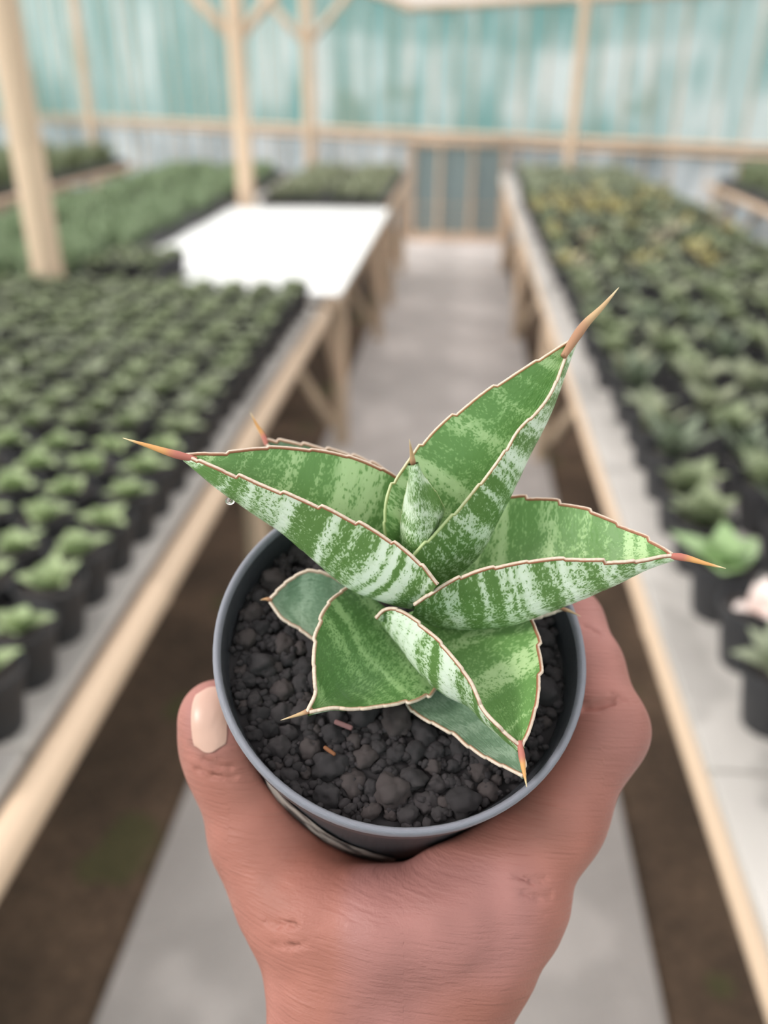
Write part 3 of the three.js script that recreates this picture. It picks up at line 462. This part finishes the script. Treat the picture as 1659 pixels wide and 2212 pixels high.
// J: low leaf behind D
leaf({ seed: 10, mat: 3, w: 1.3, label: 'low leaf under the right one showing only its pale tip', edge: [0.6, 0.5, 0.42],
  L: [[1000, 1290, -0.003], [1080, 1275, 0.0], [1150, 1285, 0.002], [1214, 1312, 0.004]],
  R: [[1000, 1345, -0.004], [1080, 1345, -0.002], [1160, 1334, 0.001], [1214, 1316, 0.0035]],
  K: [[1000, 1320, -0.008], [1080, 1315, -0.006], [1150, 1312, -0.003], [1214, 1314, 0.003]],
  spine: [[1208, 1313, 0.004], [1230, 1320, 0.0045], [1255, 1332, 0.0045]], sr: 0.0007, sc: 'pale', t: 0.0012 });

/* ---------- the hand holding the pot ---------- */
{
  const U = (px, py, d) => V((px - CX) / F * d, -(py - CY) / F * d, -d);   // pixel and depth to the camera's frame, turned to the world below
  const caps = []; const bone = (a, b, ra, rb) => caps.push([a, b, ra, rb]);
  const chain = (pts) => { for (let i = 1; i < pts.length; i++) bone(pts[i - 1][0], pts[i][0], pts[i - 1][1], pts[i][1]); };
  // forearm and wrist
  chain([[U(735, 2900, 0.225), 0.022], [U(722, 2300, 0.243), 0.0175], [U(722, 2140, 0.246), 0.0165]]);
  chain([[U(930, 2900, 0.225), 0.023], [U(922, 2300, 0.245), 0.0180], [U(945, 2180, 0.247), 0.0175]]);
  chain([[U(850, 2900, 0.228), 0.024], [U(845, 2250, 0.248), 0.0200], [U(850, 2100, 0.250), 0.0185]]);
  chain([[U(850, 2900, 0.262), 0.022], [U(850, 2250, 0.266), 0.0190], [U(860, 2100, 0.270), 0.0180]]);
  // thumb
  chain([[U(720, 2160, 0.247), 0.0165], [U(643, 1970, 0.250), 0.0132], [U(574, 1800, 0.259), 0.0150], [U(506, 1650, 0.258), 0.0121], [U(482, 1590, 0.256), 0.0110], [U(464, 1543, 0.255), 0.0097]]);
  // web and back of the hand
  chain([[U(610, 1920, 0.254), 0.0125], [U(700, 1985, 0.245), 0.0135], [U(830, 2010, 0.240), 0.0140], [U(960, 1985, 0.240), 0.0140], [U(1080, 1930, 0.243), 0.0135]]);
  chain([[U(760, 2120, 0.246), 0.017], [U(840, 2010, 0.246), 0.015]]);
  chain([[U(900, 2150, 0.246), 0.017], [U(990, 2000, 0.246), 0.015]]);
  // index finger
  chain([[U(955, 2200, 0.247), 0.0170], [U(1040, 2060, 0.246), 0.0145], [U(1098, 1955, 0.246), 0.0130], [U(1205, 1765, 0.249), 0.0120], [U(1305, 1575, 0.254), 0.0113], [U(1262, 1440, 0.266), 0.0102], [U(1228, 1345, 0.279), 0.0096], [U(1150, 1262, 0.298), 0.0082]]);
  // middle, ring and little finger wrap the far side of the pot lower down
  chain([[U(960, 2150, 0.262), 0.016], [U(1085, 1965, 0.264), 0.0125], [U(1215, 1700, 0.276), 0.0112], [U(1205, 1470, 0.300), 0.0098], [U(1090, 1370, 0.322), 0.0082]]);
  chain([[U(930, 2130, 0.276), 0.016], [U(1040, 1965, 0.281), 0.0120], [U(1150, 1740, 0.298), 0.0106], [U(1140, 1540, 0.322), 0.0094], [U(1030, 1450, 0.338), 0.0080]]);
  chain([[U(900, 2110, 0.286), 0.015], [U(980, 1970, 0.296), 0.0112], [U(1060, 1800, 0.314), 0.0094], [U(1030, 1650, 0.334), 0.0082], [U(950, 1580, 0.346), 0.0070]]);
  // palm under the pot
  chain([[U(1000, 1880, 0.246), 0.0110], [U(1075, 1845, 0.247), 0.0110]]);
  chain([[U(690, 1905, 0.262), 0.0140], [U(790, 1955, 0.266), 0.0145], [U(900, 1950, 0.270), 0.0145], [U(1010, 1900, 0.272), 0.0135]]);
  chain([[U(760, 1960, 0.284), 0.0150], [U(900, 1930, 0.292), 0.0140]]);
  chain([[U(800, 2080, 0.262), 0.017], [U(900, 1990, 0.266), 0.016], [U(960, 1960, 0.280), 0.015]]);
  // sharper relief: knuckle of the index finger
  bone(U(1160, 1965, 0.244), U(1150, 2000, 0.244), 0.0062, 0.0055);
  const pinv = new THREE.Matrix4().makeBasis(e1, pn, e3).setPosition(pc.clone().addScaledVector(pn, -POT_H)).invert();
  const prof = (y) => y > 0.0725 ? 0.0502 : 0.0415 + (0.0466 - 0.0415) * (y - 0.0015) / 0.071 + 0.0003;
  const pa = V(), ba = V(), lp = V();
  function field(p) {
    let d = 1; const k = 0.0075;
    for (const [a, b, ra, rb] of caps) { pa.copy(p).sub(a); ba.copy(b).sub(a); const h = clamp(pa.dot(ba) / ba.lengthSq()), e = pa.addScaledVector(ba, -h).length() - (ra + (rb - ra) * h); const m = Math.max(k - Math.abs(d - e), 0) / k; d = Math.min(d, e) - m * m * k * 0.25; }
    lp.copy(p).applyMatrix4(pinv); const r = Math.hypot(lp.x, lp.z), pd = Math.max(r - prof(lp.y), -lp.y, lp.y - POT_H);      // the flesh gives way to the pot
    const cut = -pd + 0.0002, m = Math.max(0.002 - Math.abs(d - cut), 0) / 0.002; return Math.max(d, cut) + m * m * 0.0005;
  }
  const grooves = [];
  const skinAt = (px, py) => { for (let d = 0.2; d < 0.3; d += 0.0004) { const p = U(px, py, d); if (field(p) < 0) return p; } return U(px, py, 0.25); };
  function crease(pts, r) { const w = pts.map(([x, y]) => skinAt(x, y)); const add = []; for (let i = 1; i < w.length; i++) add.push([w[i - 1], w[i], r]); return add; }
  const list = [[[[1262, 1528], [1290, 1524], [1322, 1514]], 0.0013], [[[1262, 1352], [1285, 1362], [1300, 1372]], 0.0004], [[[1322, 1500], [1350, 1512]], 0.0005], [[[440, 1642], [470, 1655], [500, 1658]], 0.0005], [[[425, 1660], [460, 1676], [505, 1682]], 0.0004], [[[575, 1990], [600, 1998], [640, 1996]], 0.0005], [[[590, 2040], [625, 2046], [660, 2040]], 0.0004], [[[1180, 1900], [1150, 1905], [1115, 1890]], 0.0004], [[[1190, 1935], [1160, 1940], [1130, 1928]], 0.0005]];
  grooves.push(...list.flatMap(([p, r]) => crease(p, r)));
  const smooth = field;
  const carved = (p) => { let d = smooth(p); for (const [a, b, r] of grooves) { pa.copy(p).sub(a); ba.copy(b).sub(a); const h = clamp(pa.dot(ba) / ba.lengthSq()), e = r - pa.addScaledVector(ba, -h).length(), k = 0.0012, m = Math.max(k - Math.abs(d - e), 0) / k; d = Math.max(d, e) + m * m * k * 0.25; } return d; };
  const lo = V(-0.075, -0.245, -0.365), size = 0.25, N = 190;
  const mc = new MarchingCubes(N, new THREE.MeshBasicMaterial(), false, false, 600000); mc.isolation = 0; mc.reset();
  for (let k = 0; k < N; k++) for (let j = 0; j < N; j++) for (let i = 0; i < N; i++) { const p = V(lo.x + size * i / N, lo.y + size * j / N, lo.z + size * k / N); mc.field[i + j * N + k * N * N] = -carved(p); }
  mc.update();
  const half = N / 2, cnt = mc.count, vp = new Float32Array(cnt * 3);
  for (let i = 0; i < cnt; i++) { vp[i * 3] = lo.x + size * (mc.positionArray[i * 3] * half + half) / N; vp[i * 3 + 1] = lo.y + size * (mc.positionArray[i * 3 + 1] * half + half) / N; vp[i * 3 + 2] = lo.z + size * (mc.positionArray[i * 3 + 2] * half + half) / N; }
  let g = new THREE.BufferGeometry(); g.setAttribute('position', new THREE.BufferAttribute(vp, 3)); g = mergeVertices(g, 1e-6);
  // skin colour, wrinkle coordinates
  const p = g.attributes.position, uv = new Float32Array(p.count * 2), col = new Float32Array(p.count * 3), nr = new Float32Array(p.count * 3), v = V(), e = 0.0006, t = V();
  const spots = [[U(1020, 1812, 0.232), 0.0035], [U(985, 1835, 0.232), 0.0018], [U(1030, 1850, 0.232), 0.0016], [U(575, 1660, 0.24), 0.004], [U(425, 1610, 0.243), 0.003], [U(455, 1655, 0.24), 0.002]];
  for (let i = 0; i < p.count; i++) {
    v.fromBufferAttribute(p, i);
    const f = (x, y, z) => carved(t.set(v.x + x, v.y + y, v.z + z)), n = V(f(e, 0, 0) - f(-e, 0, 0), f(0, e, 0) - f(0, -e, 0), f(0, 0, e) - f(0, 0, -e)).normalize(); nr.set([n.x, n.y, n.z], i * 3);
    const a = Math.atan2(v.x - 0.005, v.z + 0.275); uv[i * 2] = a * 0.045; uv[i * 2 + 1] = v.y;
    const big = n3(v.x * 60, v.y * 60, v.z * 60, 3), med = n3(v.x * 190, v.y * 190, v.z * 190, 5), pink = sstep(-0.075, -0.02, v.y) * 0.7 + 0.5 * (big - 0.5);
    let c = mix3([0.325, 0.120, 0.086], [0.385, 0.165, 0.146], clamp(0.25 + pink)); c = mix3(c, [0.33, 0.150, 0.140], 0.75 * sstep(0.45, 0.75, n3(v.x * 38 + 4, v.y * 38, v.z * 38, 11))); const k = 1 + 0.16 * (med - 0.5) + 0.2 * (big - 0.5); c = c.map((x) => x * k);
    for (const [s, r] of spots) { const dd = s.distanceTo(v) / r + 1.4 * (n3(v.x * 700, v.y * 700, v.z * 700, 9) - 0.5); c = mix3(c, [0.16, 0.085, 0.065], sstep(1.4, 0.6, dd) * 0.6); }
    col.set(c, i * 3);
  }
  g.setAttribute('uv', new THREE.BufferAttribute(uv, 2)); g.setAttribute('color', new THREE.BufferAttribute(col, 3)); g.setAttribute('normal', new THREE.BufferAttribute(nr, 3));
  const skinBump = tex(1024, 1024, grey((u, w) => {
    const wr = fbm(u * 9 + 2 * fbm(u * 6, w * 6, 161, 2, 6, 6), w * 64 + u * 10, 163, 3), cell = Math.abs(vnoise(u * 90, w * 110, 165, 90, 110) - 0.5) * 2, c2 = Math.abs(vnoise(u * 60 + w * 30, w * 70 - u * 25, 167) - 0.5) * 2; return 0.75 * wr + 0.12 * Math.sqrt(cell) + 0.13 * Math.sqrt(c2);
  }), false); skinBump.repeat.set(22, 22);
  const skin = phys(C(1, 1, 1), 0.5, { vertexColors: true, bumpMap: skinBump, bumpScale: 0.00034, specularIntensity: 0.55, sheen: 0.15 });
  const world = camera.matrixWorld, base = U(845, 2300, 0.25).applyMatrix4(world);
  g.applyMatrix4(new THREE.Matrix4().makeTranslation(-base.x, -base.y, -base.z).multiply(world));
  const hand = mesh('person', g, skin, scene); hand.position.copy(base); tag(hand, 'bare right hand and wrist holding up the grey pot, thumb on its left side', 'person');
  // thumbnail: a curved plate bedded in the thumb, its normals leading to the viewer and to the left
  const tip = U(445, 1478, 0.2465), root = U(437, 1622, 0.2395), ax = tip.clone().sub(root), len = ax.length(); ax.normalize();
  const out = V(-0.30, 0.08, 0.95); out.addScaledVector(ax, -out.dot(ax)).normalize(); const sd = ax.clone().cross(out);
  const np = [], ni = [], nu = 16, nv = 16;
  for (let layer = 0; layer < 2; layer++) for (let i = 0; i <= nu; i++) for (let j = 0; j <= nv; j++) {
    const u = i / nu, w = (j / nv - 0.5) * 2, ends = Math.pow(1 - Math.pow(Math.abs(u * 2 - 1), 5), 0.35), hw = 0.0049 * (0.55 + 0.45 * ends), q0 = root.clone().addScaledVector(ax, len * (0.06 + 0.88 * u) * 1 + (u > 0.5 ? 1 : -1) * 0.0012 * (1 - w * w) * Math.abs(u * 2 - 1)).addScaledVector(sd, -w * hw).addScaledVector(out, 0.012);
    for (let k = 0; k < 80; k++) { const d = field(q0); if (d < 0.0001) break; q0.addScaledVector(out, -Math.max(d * 0.7, 0.0001)); }
    q0.addScaledVector(out, layer ? -0.0006 : 0.00045 - 0.0003 * Math.pow(Math.abs(w), 4)); np.push(q0.x, q0.y, q0.z); if (i && j) { const k = layer * (nu + 1) * (nv + 1) + i * (nv + 1) + j, a = k - nv - 2, b = k - nv - 1, c = k - 1; if (layer) ni.push(a, b, c, b, k, c); else ni.push(a, c, b, b, c, k); }
  }
  const ng = new THREE.BufferGeometry(); ng.setAttribute('position', new THREE.Float32BufferAttribute(np, 3)); ng.setIndex(ni); ng.computeVertexNormals();
  ng.applyMatrix4(new THREE.Matrix4().makeTranslation(-base.x, -base.y, -base.z).multiply(world));
  mesh('thumbnail', ng, phys(C(0.58, 0.35, 0.28), 0.35, { side: THREE.DoubleSide }), hand).userData.label = 'pale thumbnail';
}
/* drop of water hanging under the left leaf */
{
  const p = Q(497, 1082, 0.0315).applyMatrix4(toWorld), g = new THREE.SphereGeometry(0.0012, 20, 14); g.scale(1, 0.8, 1);
  const o = mesh('water_drop', g, phys(C(1, 1, 1), 0.02, { transmission: 1, thickness: 0.002, ior: 1.33 }), scene); o.position.copy(p); tag(o, 'clear water drop hanging on the underside of the left leaf', 'water drop');
}
renderer.render(scene, camera);
